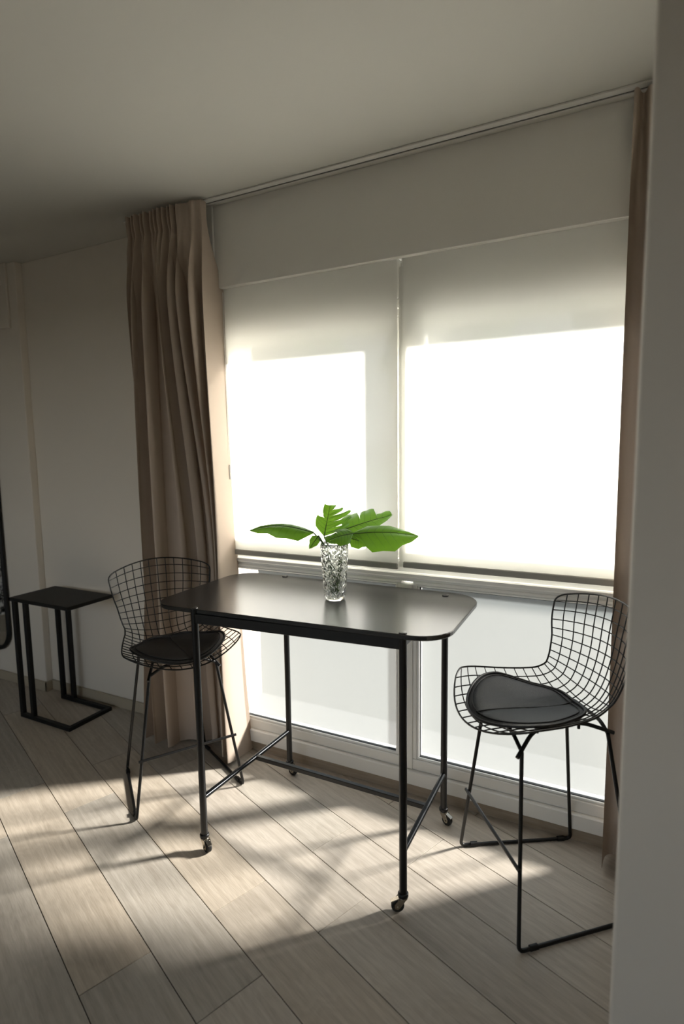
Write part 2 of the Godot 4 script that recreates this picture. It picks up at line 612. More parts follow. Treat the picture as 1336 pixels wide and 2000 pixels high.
func build_window():
	var w := struct_node("window_1")
	var x0 := -1.80
	var x1 := 0.60
	var g0 := -1.72      # glass edges of the lower panes
	var g1 := -0.862
	var g2 := -0.752
	var g3 := 0.52
	# outer frame: sill rail with its step, posts, transom, head
	bars("bottom_rail", [[Vector3(x0, 0.05, -2.24), Vector3(x1, 0.112, -2.146)]], M.frame, w, 0.004)
	bars("frame_post", [[Vector3(x0, 0.112, -2.24), Vector3(g0 - 0.03, 2.085, -2.158)], [Vector3(g1 + 0.03, 0.112, -2.24), Vector3(g2 - 0.03, 0.925, -2.160)], [Vector3(g3 + 0.03, 0.112, -2.24), Vector3(x1, 2.085, -2.158)]], M.frame, w)
	bars("transom", [[Vector3(x0, 0.935, -2.24), Vector3(x1, 1.03, -2.175)]], M.frame, w)
	bars("transom_ledge", [[Vector3(x0, 0.952, -2.18), Vector3(x1, 0.975, -2.158)]], M.frame, w, 0.005)
	bars("mullion", [[Vector3(-0.842, 1.03, -2.25), Vector3(-0.800, 2.085, -2.185)]], M.frame, w)
	bars("head", [[Vector3(x0, 2.085, -2.24), Vector3(x1, 2.24, -2.185)]], M.frame, w)
	# lower fixed panes with frosted film
	var lower := [[g0, g1], [g2, g3]]
	for e in lower:
		var p := Node3D.new()
		p.name = "lower_light"
		w.add_child(p, true)
		var a: float = e[0]
		var z: float = e[1]
		var y0 := 0.174
		var y1 := 0.915
		bars("sash_rail", [[Vector3(a - 0.03, 0.112, -2.235), Vector3(z + 0.03, 0.160, -2.164)], [Vector3(a - 0.03, 0.928, -2.235), Vector3(z + 0.03, 0.940, -2.166)]], M.frame, p, 0.003)
		bars("sash_stile", [[Vector3(a - 0.03, 0.160, -2.235), Vector3(a - 0.012, 0.928, -2.166)], [Vector3(z + 0.012, 0.160, -2.235), Vector3(z + 0.03, 0.928, -2.166)]], M.frame, p, 0.003)
		bars("glazing_bead", [[Vector3(a - 0.012, 0.160, -2.20), Vector3(z + 0.012, y0 - 0.003, -2.168)], [Vector3(a - 0.012, y1 + 0.003, -2.20), Vector3(z + 0.012, 0.928, -2.168)], [Vector3(a - 0.012, y0 - 0.003, -2.20), Vector3(a - 0.002, y1 + 0.003, -2.168)], [Vector3(z + 0.002, y0 - 0.003, -2.20), Vector3(z + 0.012, y1 + 0.003, -2.168)]], M.bead, p, 0.003)
		bars("gasket", [[Vector3(a - 0.002, y0 - 0.003, -2.19), Vector3(z + 0.002, y0, -2.176)], [Vector3(a - 0.002, y1, -2.19), Vector3(z + 0.002, y1 + 0.003, -2.176)], [Vector3(a - 0.003, y0, -2.19), Vector3(a, y1, -2.176)], [Vector3(z, y0, -2.19), Vector3(z + 0.003, y1, -2.176)]], M.gasket, p, 0.0)
		var q := QuadMesh.new()
		q.size = Vector2(z - a + 0.006, y1 - y0 + 0.006)
		var o := part("frosted_pane", q, M.frosted, p)
		o.position = Vector3((a + z) / 2, (y0 + y1) / 2, -2.186)
	# upper sashes behind the blinds
	for e in [[-1.77, -0.842], [-0.800, 0.57]]:
		var p := Node3D.new()
		p.name = "sash"
		w.add_child(p, true)
		var a: float = e[0]
		var z: float = e[1]
		bars("sash_rail", [[Vector3(a, 1.03, -2.26), Vector3(z, 1.10, -2.195)], [Vector3(a, 2.015, -2.26), Vector3(z, 2.085, -2.195)], [Vector3(a, 2.045, -2.20), Vector3(z, 2.06, -2.188)]], M.frame, p, 0.004)
		bars("sash_stile", [[Vector3(a, 1.10, -2.26), Vector3(a + (0.033 if a < -1 else 0.05), 2.015, -2.195)], [Vector3(z - 0.033, 1.10, -2.26), Vector3(z, 2.015, -2.195)]], M.frame, p, 0.004)
		var b := MB.new()
		add_box(b, Vector3(a + 0.02, 1.08, -2.232), Vector3(z - 0.02, 2.03, -2.228), 0.0)
		var q := QuadMesh.new()
		q.size = Vector2(z - a - 0.05, 0.94)
		var o := part("pane", q, M.pane, p)
		o.position = Vector3((a + z) / 2, 1.557, -2.23)
	# rolled-down end of the outside shutter
	bars("shutter_slat", [[Vector3(x0, 1.975, -2.285), Vector3(x1, 2.012, -2.272)], [Vector3(x0, 2.016, -2.285), Vector3(x1, 2.053, -2.272)], [Vector3(x0, 2.057, -2.285), Vector3(x1, 2.095, -2.272)]], M.frame, w, 0.004)
	# outer sill
	bars("outer_sill", [[Vector3(x0, -0.02, -2.50), Vector3(x1, 0.125, -2.24)]], M.render_out, w, 0.006)

func build_outdoors():
	struct_box("terrace", [[Vector3(-14, -0.30, -6.6), Vector3(12, -0.06, -2.5)]], M.terrace)
	struct_box("garden_ground", [[Vector3(-60, -0.9, -70), Vector3(60, -0.6, -6.6)]], M.crown)
	struct_box("wall_parapet", [[Vector3(-14, -0.06, -6.6), Vector3(12, 0.80, -6.45)]], M.parapet, 0.01)
	var spots := [[-9.2, -13.0, 5.2, 2.1, "broad green tree beyond the parapet, seen through the narrower roller blind"], [-4.4, -15.0, 4.6, 1.7, "smaller green tree beyond the parapet, near the window mullion"], [0.6, -14.0, 5.4, 1.8, "tall green tree beyond the parapet, seen through the wider roller blind"]]
	var f := FastNoiseLite.new()
	f.frequency = 0.9
	for s in spots:
		var t := thing("garden_tree", s[4], "tree", Vector3(s[0], -0.6, s[1]), "trees beyond the parapet")
		var b := MB.new()
		add_tube(b, [Vector3.ZERO, Vector3(0.05, 1.2, 0), Vector3(0, s[2] - s[3], 0.05)], 0.16, 10, false, 0.5)
		part("trunk", b, M.bark, t)
		f.seed = int(s[0] * 10)
		var c := MB.new()
		var rows := []
		for i in 41:
			var row := PackedVector3Array()
			for k in 64:
				var ph := PI * i / 40.0
				var a := TAU * k / 64.0
				var d := Vector3(sin(ph) * cos(a), cos(ph), sin(ph) * sin(a))
				var r: float = s[3] * (1.0 + 0.32 * f.get_noise_3dv(d * 2.4) + 0.16 * f.get_noise_3dv(d * 9.0 + Vector3.ONE * 9))
				row.append(Vector3(0, s[2] - 0.3, 0) + d * r)
			rows.append(row)
		c.grid(rows, false, true)
		part("crown", c, M.crown, t)

# a gathered cloth: heading tape pleats at the top that open into wide folds below
func curtain_mesh(tl: float, tr: float, bl: float, br: float, z: float, y0: float, y1: float, nf: float, np: float, ph: float, flat_from: float, wrap := 0.0) -> MB:
	var cols := 260
	var rows := []
	var uvs := []
	var nr := 56
	for i in nr:
		var t := float(i) / (nr - 1)
		var v := pow(t, 1.25)          # closer rows near the top
		var y := lerpf(y1, y0, v)
		var down := y1 - y
		var row := PackedVector3Array()
		var uvr := []
		for j in cols:
			var s := float(j) / (cols - 1)
			var wob := 0.030 * sin(TAU * s * 1.35 + ph) + 0.02 * sin(TAU * s * 3.1 + 2.0 * ph) + 0.022 * sin(v * 3.0 + s * 5.0)
			var phase := TAU * (nf * (s + wob)) + ph
			var big := sin(phase)
			big = signf(big) * pow(absf(big), 0.72)
			var grow := smoothstep(0.06, 0.42, down)
			var amp := lerpf(0.006, 0.052, grow) * lerpf(1.0, 1.15, v)
			# heading pleats
			var head := 1.0 - smoothstep(0.07, 0.42, down)
			var pinch := exp(-pow((down - 0.10) / 0.03, 2.0))
			var pl := sin(TAU * np * s + 0.8 * sin(TAU * s * 2.0))
			pl = signf(pl) * pow(absf(pl), 0.6)
			var on := 1.0 - smoothstep(flat_from, flat_from + 0.06, s)
			if flat_from < 0:
				on = 1.0
			var zz := z + amp * big + head * (0.017 * pl * on) - 0.010 * pinch * on
			var xx := lerpf(lerpf(tl, tr, s), lerpf(bl, br, s), smoothstep(0.0, 1.0, v))
			if wrap > 0.0:
				var k := smoothstep(0.88, 1.0, s)
				zz -= wrap * k * (0.35 + 0.65 * grow)
				xx = lerpf(lerpf(tl, bl, v), lerpf(tr, br, v * v * v), minf(s / 0.93, 1.0))
			xx += 0.024 * grow * cos(phase) * (1.0 - smoothstep(0.80, 0.92, s) * signf(wrap)) * (1.0 - pow(2.0 * s - 1.0, 8.0))
			if wrap > 0.0:
				var dent := exp(-pow((xx + 1.805) / 0.110, 2.0)) * (1.0 - smoothstep(0.92, 2.35, y))
				zz = lerpf(zz, -2.13 + 0.25 * (zz - z), dent)
			row.append(Vector3(xx, y + 0.004 * sin(phase) * (1.0 if i == nr - 1 else 0.0), zz))
			uvr.append(Vector2(s * 2.0, v * 3.0))
		rows.append(row)
		uvs.append(uvr)
	var b := MB.new()
	b.grid(rows, false, false, uvs)
	return b

func build_curtains():
	var c := thing("curtain", "wide gathered beige curtain hanging behind the shaded wire stool", "curtain", Vector3.ZERO, "beige curtains beside the window")
	part("cloth", curtain_mesh(-2.125, -1.695, -2.165, -1.618, -2.012, 0.016, 2.566, 7.5, 17.0, 0.6, 0.62, 0.10), M.curtain, c)
	var d := thing("curtain", "beige curtain half hidden behind the pale wall end", "curtain", Vector3.ZERO, "beige curtains beside the window")
	part("cloth", curtain_mesh(-0.034, 0.44, -0.031, 0.44, -2.062, 0.016, 2.562, 5.0, 12.0, 2.4, -1.0), M.curtain, d)
	var r := thing("curtain_rail", "pale ceiling curtain rail with a dark slot above the window", "curtain rail", Vector3(0, CEIL, -2.085))
	var b := MB.new()
	add_box(b, Vector3(-2.2, -0.007, 0.005), Vector3(1.0, -0.0005, 0.032), 0.001)
	add_box(b, Vector3(-2.2, -0.007, -0.034), Vector3(1.0, -0.0005, -0.005), 0.001)
	part("channel", b, M.rail, r)
	b = MB.new()
	add_box(b, Vector3(-2.2, -0.003, -0.006), Vector3(1.0, -0.0006, 0.006), 0.0)
	part("slot", b, M.black_rough, r)

func build_blinds():
	for e in [[-1.765, -0.842, 0.988, "narrower white roller blind reaching behind the wide gathered curtain", "roller_blind"], [-0.818, 0.50, 0.998, "wider white roller blind above the stool with the daylit grey pad", "roller_blind"]]:
		var t := thing(e[4], e[3], "roller blind", Vector3(0, 2.255, -2.173), "roller blinds in the window")
		var a: float = e[0]
		var z: float = e[1]
		var low: float = e[2] - 2.255
		var b := MB.new()
		var tube := []
		for k in 13:
			tube.append(Vector3(lerpf(a, z, k / 12.0), 0, 0))
		add_tube(b, tube, 0.021, 20)
		part("roller", b, M.bead, t)
		b = MB.new()
		var rows := []
		for i in 3:
			var row := PackedVector3Array()
			for j in 9:
				row.append(Vector3(lerpf(a, z, j / 8.0), lerpf(0.0, low + 0.01, i / 2.0), 0.0222))
			rows.append(row)
		b.grid(rows)
		part("screen_cloth", b, M.blind, t)
		b = MB.new()
		add_box(b, Vector3(a, low, 0.0165), Vector3(z, low + 0.026, 0.028), 0.003)
		part("bottom_bar", b, M.blind_bar, t)
		b = MB.new()
		add_box(b, Vector3(z - 0.001, -0.03, -0.02), Vector3(z + 0.006, 0.03, 0.018), 0.002)
		part("bracket", b, M.bead, t)
		if a < -1.0:
			b = MB.new()
			add_box(b, Vector3(z + 0.002, low + 0.01, 0.010), Vector3(z + 0.022, -0.06, 0.013), 0.0005)
			part("side_guide", b, M.blind, t)
			b = MB.new()
			add_tube(b, [Vector3(-1.690, -0.05, 0.034), Vector3(-1.690, -0.84, 0.034)], 0.0015, 5)
			part("bead_chain", b, M.bead, t)
			b = MB.new()
			add_box(b, Vector3(-1.699, -0.905, 0.030), Vector3(-1.681, -0.835, 0.038), 0.003)
			part("chain_weight", b, M.blind, t)

func build_castor(parent: Node, leg: Vector3, yaw: float):
	var c := Node3D.new()
	c.name = "castor"
	parent.add_child(c, true)
	c.position = Vector3(leg.x, 0, leg.z)
	c.rotation.y = yaw
	# the wheel trails behind the pivot along local x
	var off := 0.018
	var b := MB.new()
	add_lathe(b, [Vector2(0.0, 0.066), Vector2(0.0145, 0.066), Vector2(0.0175, 0.062), Vector2(0.0175, 0.054), Vector2(0.014, 0.050), Vector2(0.0, 0.050)], Vector3.ZERO, 20)
	part("collar", b, M.black, c)
	b = MB.new()
	add_lathe(b, [Vector2(0.0, 0.051), Vector2(0.015, 0.051), Vector2(0.016, 0.047), Vector2(0.0, 0.045)], Vector3.ZERO, 20)
	for s in [-1.0, 1.0]:
		# fork cheek: a plate sloping from the pivot to the axle
		var o := [Vector2(-0.010, 0.048), Vector2(0.016, 0.048), Vector2(0.029, 0.030), Vector2(0.027, 0.017), Vector2(0.018, 0.014), Vector2(0.011, 0.019)]
		for side in [0, 1]:
			var f := []
			for p in o:
				f.append(Vector3(p.x, p.y, s * (0.0115 + 0.0016 * side)))
			if (side == 1) == (s > 0):
				f.reverse()
			b.face(f)
		for i in o.size():
			var j := (i + 1) % o.size()
			var zi: float = s * 0.0115
			var zo: float = s * 0.0131
			b.face([Vector3(o[i].x, o[i].y, zi), Vector3(o[j].x, o[j].y, zi), Vector3(o[j].x, o[j].y, zo), Vector3(o[i].x, o[i].y, zo)])
	add_tube(b, [Vector3(off, 0.0215, -0.016), Vector3(off, 0.0215, 0.016)], 0.004, 10)
	part("fork", b, M.steel, c)
	b = MB.new()
	add_lathe(b, [Vector2(0.004, -0.009), Vector2(0.012, -0.0095), Vector2(0.013, -0.008), Vector2(0.018, -0.009), Vector2(0.0207, -0.007), Vector2(0.0215, -0.003), Vector2(0.0215, 0.003), Vector2(0.0207, 0.007), Vector2(0.018, 0.009), Vector2(0.013, 0.008), Vector2(0.012, 0.0095), Vector2(0.004, 0.009)], Vector3(off, 0.0215, 0), 24, Vector3.BACK)
	part("wheel", b, M.rubber, c)
	b = MB.new()
	add_bar(b, Vector3(0.012, 0.047, 0), Vector3(0.040, 0.036, 0), 0.016, 0.003)
	part("brake_lever", b, M.steel, c)

func build_table():
	var t := thing("bar_table", "tall satin black bar table on castors with rounded corners", "table", Vector3.ZERO)
	var top_y := 0.93
	# rounded outline
	var cn := [Vector2(-1.575, -1.485), Vector2(-0.462, -1.560), Vector2(-0.475, -2.095), Vector2(-1.588, -2.075)]
	var rr := [0.10, 0.115, 0.12, 0.12]
	var poly := PackedVector2Array()
	for i in 4:
		var p: Vector2 = cn[i]
		var a: Vector2 = (cn[(i + 3) % 4] - p).normalized()
		var c: Vector2 = (cn[(i + 1) % 4] - p).normalized()
		var bis := (a + c).normalized()
		var half := acos(a.dot(c)) / 2.0
		var r: float = rr[i]
		var cen := p + bis * r / sin(half)
		var pa := p + a * r / tan(half)
		var pc := p + c * r / tan(half)
		var a0 := (pa - cen).angle()
		var a1 := (pc - cen).angle()
		for k in 11:
			poly.append(cen + Vector2.from_angle(lerp_angle(a0, a1, k / 10.0)) * r)
	var b := MB.new()
	add_prism(b, poly, top_y - 0.016, top_y, 0.0025, func(p: Vector2) -> Vector2: return Vector2((p.x + 1.62) / 1.2, (p.y + 2.12) / 0.66), true)
	part("table_top", b, M.top, t)
	var legs := {"fl": Vector3(-1.366, 0, -1.503), "fr": Vector3(-0.597, 0, -1.566), "rl": Vector3(-1.342, 0, -2.062), "rr": Vector3(-0.606, 0, -2.040)}
	var turn := {"fl": -0.35, "fr": -2.65, "rl": -0.05, "rr": -0.35}
	for k in ["fl", "fr", "rl", "rr"]:
		var p: Vector3 = legs[k]
		b = MB.new()
		add_tube(b, [p + Vector3(0, 0.062, 0), p + Vector3(0, 0.35, 0), p + Vector3(0, 0.65, 0), p + Vector3(0, top_y + 0.0015, 0)], 0.0128, 18)
		part("leg", b, M.black, t)
		b = MB.new()
		add_lathe(b, [Vector2(0.0, 0.0030), Vector2(0.0105, 0.0028), Vector2(0.0125, 0.0014), Vector2(0.0128, 0.0)], p + Vector3(0, top_y + 0.0016, 0), 20)
		part("leg_cap", b, M.top, t)
		build_castor(t, p, turn[k])
	# aprons under the long edges
	for e in [["fl", "fr"], ["rl", "rr"]]:
		b = MB.new()
		add_bar(b, legs[e[0]] + Vector3(0.0, top_y - 0.016 - 0.0175, 0), legs[e[1]] + Vector3(0.0, top_y - 0.016 - 0.0175, 0), 0.018, 0.035)
		part("apron", b, M.black, t)
	for e in [["fl", "rl"], ["fr", "rr"]]:
		b = MB.new()
		add_bar(b, legs[e[0]] + Vector3(0.0, top_y - 0.016 - 0.0125, 0), legs[e[1]] + Vector3(0.0, top_y - 0.016 - 0.0125, 0), 0.018, 0.025)
		part("end_rail", b, M.black, t)
		b = MB.new()
		add_tube(b, [legs[e[0]] + Vector3(0, 0.207, 0), legs[e[1]] + Vector3(0, 0.207, 0)], 0.0098, 14)
		part("foot_bar", b, M.tube, t)
	b = MB.new()
	add_bar(b, legs.fl.lerp(legs.rl, 0.57) + Vector3(0, 0.205, 0), legs.fr.lerp(legs.rr, 0.53) + Vector3(0, 0.205, 0), 0.018, 0.018)
	part("stretcher", b, M.black, t)

# ---- wire stool: local x = its right, y up, -z = its front (so the node's -z faces where the sitter looks)
const SHELL_V := [0.0, 0.12, 0.26, 0.38, 0.47, 0.55, 0.63, 0.76, 0.88, 1.0]
# height, forward, half width, sideways curl
const SHELL := [
	[0.6512, 0.2035, 0.2394, 0.0444], [0.6425, 0.1512, 0.2401, 0.0551], [0.629, 0.0528, 0.2227, 0.0626], [0.6247, -0.0389, 0.2021, 0.0669],
	[0.6316, -0.1034, 0.1873, 0.0689], [0.6594, -0.1617, 0.1813, 0.0717], [0.7093, -0.1977, 0.189, 0.0733], [0.7863, -0.2247, 0.203, 0.0783],
	[0.8605, -0.2395, 0.2204, 0.0833], [0.9276, -0.2551, 0.2303, 0.0808]]

func shell_row(v: float) -> Vector4:
	var i := 0
	while i < SHELL_V.size() - 2 and SHELL_V[i + 1] < v:
		i += 1
	var t: float = (v - SHELL_V[i]) / (SHELL_V[i + 1] - SHELL_V[i])
	var out := Vector4.ZERO
	for k in 4:
		var p0: float = SHELL[maxi(i - 1, 0)][k]
		var p1: float = SHELL[i][k]
		var p2: float = SHELL[i + 1][k]
		var p3: float = SHELL[mini(i + 2, SHELL.size() - 1)][k]
		out[k] = 0.5 * (2.0 * p1 + (p2 - p0) * t + (2.0 * p0 - 5.0 * p1 + 4.0 * p2 - p3) * t * t + (3.0 * p1 - p0 - 3.0 * p2 + p3) * t * t * t)
	return out

func shell_normal(v: float) -> Vector2:   # (up, forward)
	var a := shell_row(minf(v + 0.01, 1.0))
	var b := shell_row(maxf(v - 0.01, 0.0))
	var t := Vector2(a.x - b.x, a.y - b.y).normalized()
	return Vector2(-t.y, t.x)

func shell_at(u: float, v: float, lift := 0.0) -> Vector3:
	var r := shell_row(v)
	var n := shell_normal(v)
	var k := r.w * u * u + lift
	var b0 := pow(maxf(0.0, 1.0 - v / 0.3), 2.0)
	var b1 := pow(maxf(0.0, (v - 0.55) / 0.45), 2.0)
	var q := 1.0 - u * u
	var fwd := r.y + n.y * k + 0.070 * b0 * q
	var y := r.x + n.x * k + (-0.022 * b0 + 0.060 * b1) * q
	return Vector3(r.z * u, y, -fwd)

func build_stool(label: String, at: Vector3, fwd: Vector2) -> Node3D:
	var t := thing("wire_stool", label, "stool", at, "wire stools at the bar table")
	t.rotation.y = atan2(-fwd.x, -fwd.y)
	# the wire seat: rim, then every wire
	var rim := []
	var arc := func(cu: float, cv: float, a0: float):
		for k in 8:
			var a := deg_to_rad(a0 + 90.0 * k / 7.0)
			rim.append(shell_at(cu + 0.16 * cos(a), cv + 0.05 * sin(a)))
	arc.call(0.84, 0.95, 0.0)
	for k in range(1, 16):
		rim.append(shell_at(lerpf(0.84, -0.84, k / 16.0), 1.0))
	arc.call(-0.84, 0.95, 90.0)
	for k in range(1, 40):
		rim.append(shell_at(-1.0, lerpf(0.95, 0.05, k / 40.0)))
	arc.call(-0.84, 0.05, 180.0)
	for k in range(1, 16):
		rim.append(shell_at(lerpf(-0.84, 0.84, k / 16.0), 0.0))
	arc.call(0.84, 0.05, 270.0)
	for k in range(1, 40):
		rim.append(shell_at(1.0, lerpf(0.05, 0.95, k / 40.0)))
	var b := MB.new()
	add_tube(b, rim, 0.0031, 8, true)
	var sh := part("wire_seat", b, M.wire, t)
	var nu := 12
	for k in range(1, nu):
		var u := -1.0 + 2.0 * k / nu
		var pts := []
		for i in 41:
			pts.append(shell_at(u, i / 40.0, 0.0018))
		b = MB.new()
		add_tube(b, pts, 0.0020, 6)
		part("wire", b, M.wire, sh)
	var nv := 21
	for k in range(1, nv):
		var v := float(k) / nv
		var pts := []
		for i in 17:
			pts.append(shell_at(-1.0 + 2.0 * i / 16.0, v, -0.0018))
		b = MB.new()
		add_tube(b, pts, 0.0020, 6)
		part("wire", b, M.wire, sh)
	# seat pad: two leather halves folded along the middle, with piping
	var rows_up := []
	var rows_dn := []
	var edge := []
	var nseg := 72
	var nring := 11
	var outline := func(a: float) -> Vector2:     # (u, v) of the pad's edge
		var c := cos(a)
		var s := sin(a)
		var u := 0.86 * c
		var v := 0.235 + (0.262 if s > 0 else 0.195) * s
		# narrower towards the back
		if s > 0:
			u *= 1.0 - 0.38 * pow(s, 1.3)
			u += 0.42 * signf(c) * pow(s, 3.0) * pow(absf(c), 0.35)
		return Vector2(u, v)
	for i in nring:
		var q := float(i) / (nring - 1)
		var ru := PackedVector3Array()
		var rd := PackedVector3Array()
		for j in nseg:
			var o: Vector2 = outline.call(TAU * j / nseg)
			var u := o.x * q
			var v := 0.235 + (o.y - 0.235) * q
			var puff := sqrt(maxf(0.0, 1.0 - pow(q, 6.0)))
			var fold := exp(-pow((u + 0.03) / 0.10, 2.0))
			ru.append(shell_at(u, v, 0.006 + 0.017 * puff - 0.004 * fold * puff))
			rd.append(shell_at(u, v, 0.0045))
		rows_up.append(ru)
		rows_dn.append(rd)
	b = MB.new()
	b.grid(rows_up, false, true)
	var under := []
	for i in nring:
		under.append(rows_dn[nring - 1 - i])
	b.grid(under, false, true)
	var pad := part("seat_pad", b, M.leather, t)
	for j in nseg:
		var o: Vector2 = outline.call(TAU * j / nseg)
		edge.append(shell_at(o.x, o.y, 0.009))
	b = MB.new()
	add_tube(b, edge, 0.0048, 8, true)
	part("piping", b, M.leather, pad)
	# stitched band just inside the piping
	var inner := []
	for j in nseg:
		var o: Vector2 = outline.call(TAU * j / nseg)
		inner.append(shell_at(o.x * 0.90, 0.235 + (o.y - 0.235) * 0.90, 0.0185))
	b = MB.new()
	add_tube(b, inner, 0.0018, 6, true)
	part("seam", b, M.black_rough, pad)
	var crease := []
	for j in 21:
		crease.append(shell_at(-0.03, lerpf(0.052, 0.480, j / 20.0), 0.0190))
	b = MB.new()
	add_tube(b, crease, 0.0022, 6)
	part("seam", b, M.black_rough, pad)
	# rods: feet, legs, runners
	var r := 0.0062
	var ff := Vector3(0.229, r, -0.1817)
	var fb := Vector3(0.187, r, 0.241)
	var tf := Vector3(0.140, 0.579, -0.140)
	var tb := Vector3(0.117, 0.594, 0.161)
	var mir := Vector3(-1, 1, 1)
	for s in [Vector3.ONE, mir]:
		b = MB.new()
		add_tube(b, soft([tf * s, ff * s, ff.lerp(fb, 0.10) * s], 0.022), r, 10)
		part("leg", b, M.wire, t)
		b = MB.new()
		add_tube(b, soft([tb * s, fb * s, fb.lerp(ff, 0.10) * s], 0.022), r, 10)
		part("leg", b, M.wire, t)
		b = MB.new()
		add_tube(b, [ff.lerp(fb, 0.10) * s, fb.lerp(ff, 0.10) * s], r, 10)
		part("runner", b, M.wire, t)
		for e in [0.09, 0.88]:
			b = MB.new()
			var p0: Vector3 = ff.lerp(fb, e) * s
			var p1: Vector3 = ff.lerp(fb, e + 0.06) * s
			add_tube(b, [p0 + Vector3(0, 0.0012, 0), p1 + Vector3(0, 0.0012, 0)], r + 0.0028, 12)
			part("glide", b, M.rubber, t)
		# side rod under the seat, front leg to back leg
		b = MB.new()
		add_tube(b, soft([(tf + Vector3(0.010, -0.012, -0.020)) * s, Vector3(0.108, 0.628, -0.085) * s, Vector3(0.095, 0.628, 0.085) * s, (tb + Vector3(0.006, 0.004, 0.016)) * s], 0.035), r, 10)
		part("seat_support", b, M.wire, t)
		for zz in [-0.07, 0.07]:
			b = MB.new()
			add_tube(b, [Vector3(0.101 * s.x, 0.612, zz), Vector3(0.101 * s.x, 0.640, zz)], 0.005, 8)
			part("seat_bolt", b, M.wire, t)
	# cross rods joining the leg tops
	for q in [[tf, 0.612], [tb, 0.618]]:
		b = MB.new()
		var p: Vector3 = q[0]
		add_tube(b, soft([p, Vector3(0.075, q[1], p.z), Vector3(-0.075, q[1], p.z), p * mir], 0.03), r, 10)
		part("cross_rod", b, M.wire, t)
	var lr := ff.lerp(tf, 0.2407 / 0.579)
	b = MB.new()
	add_tube(b, [lr + Vector3(0.014, 0, -0.008), lr * mir + Vector3(-0.014, 0, -0.008)], 0.0058, 10)
	part("foot_rest", b, M.wire, t)
	return t

func build_stools():
	build_stool("black wire stool whose grey leather pad catches daylight, next to the pale wall end", Vector3(-0.226, 0, -1.861), Vector2(-0.802, 0.598))
	build_stool("black wire stool in shade between the bar table and the gathered curtain", Vector3(-1.754, 0, -1.793), Vector2(0.849, 0.528))

func build_side_table():
	var t := thing("side_table", "black C-shaped metal side table against the plain wall", "side table", Vector3(-2.82, 0, -2.02))
	var o := Vector3(-2.82, 0, -2.02)
	var b := MB.new()
	add_box(b, Vector3(-3.040, 0.672, -2.158) - o, Vector3(-2.555, 0.692, -1.872) - o, 0.002)
	part("table_top", b, M.black_rough, t)
	for z in [-1.886, -2.142]:
		for x in [-3.012, -2.918]:
			b = MB.new()
			add_box(b, Vector3(x - 0.012, 0.022, z - 0.012) - o, Vector3(x + 0.012, 0.672, z + 0.012) - o, 0.0015)
			part("upright", b, M.black_rough, t)
		b = MB.new()
		add_box(b, Vector3(-3.024, 0.0, z - 0.012) - o, Vector3(-2.612, 0.022, z + 0.012) - o, 0.0015)
		part("base_bar", b, M.black_rough, t)
	b = MB.new()
	add_box(b, Vector3(-2.636, 0.0, -2.130) - o, Vector3(-2.612, 0.022, -1.898) - o, 0.0015)
	part("base_bar", b, M.black_rough, t)

func build_mirror():
	# rounded upright mirror on the pier, its right edge in view
	var t := thing("wall_mirror", "tall mirror with rounded black frame hung on the wall beside the side table", "mirror", Vector3(-3.85, 0.98, -2.165))
	var hw := 0.335
	var hh := 0.76
	var r := 0.13
	var loop := []
	for c in [[hw - r, hh - r, 0.0], [-(hw - r), hh - r, 90.0], [-(hw - r), -(hh - r), 180.0], [hw - r, -(hh - r), 270.0]]:
		for k in 9:
			var a := deg_to_rad(c[2] + 90.0 * k / 8.0)
			loop.append(Vector3(c[0] + r * cos(a), c[1] + r * sin(a), 0.016))
	var b := MB.new()
	add_tube(b, loop, 0.0145, 10, true)
	part("frame", b, M.black_rough, t)
	b = MB.new()
	var f := []
	for p in loop:
		f.append(Vector3(p.x, p.y, 0.014))
	f.reverse()
	b.face(f)
	part("mirror_glass", b, M.mirror, t)
	# what the mirror shows: a patterned canvas standing at the left
	var c := thing("canvas_print", "black and white patterned canvas that the wall mirror reflects", "canvas", Vector3(-5.1, 0, -0.9))
	b = MB.new()
	for q in [1]:
		var p := [Vector3(0, 0.0, 0.55), Vector3(0, 0.0, -0.55), Vector3(-0.12, 0.98, -0.55), Vector3(-0.12, 0.98, 0.55)]
		b.face([p[3], p[2], p[1], p[0]], [Vector2(0, 0), Vector2(1, 0), Vector2(1, 1), Vector2(0, 1)])
	part("print_face", b, M.canvas, c)
	b = MB.new()
	add_bar(b, Vector3(-0.016, 0.003, 0), Vector3(-0.136, 0.983, 0), 1.1, 0.026, Vector3.RIGHT)
	part("stretcher_frame", b, M.black_rough, c)

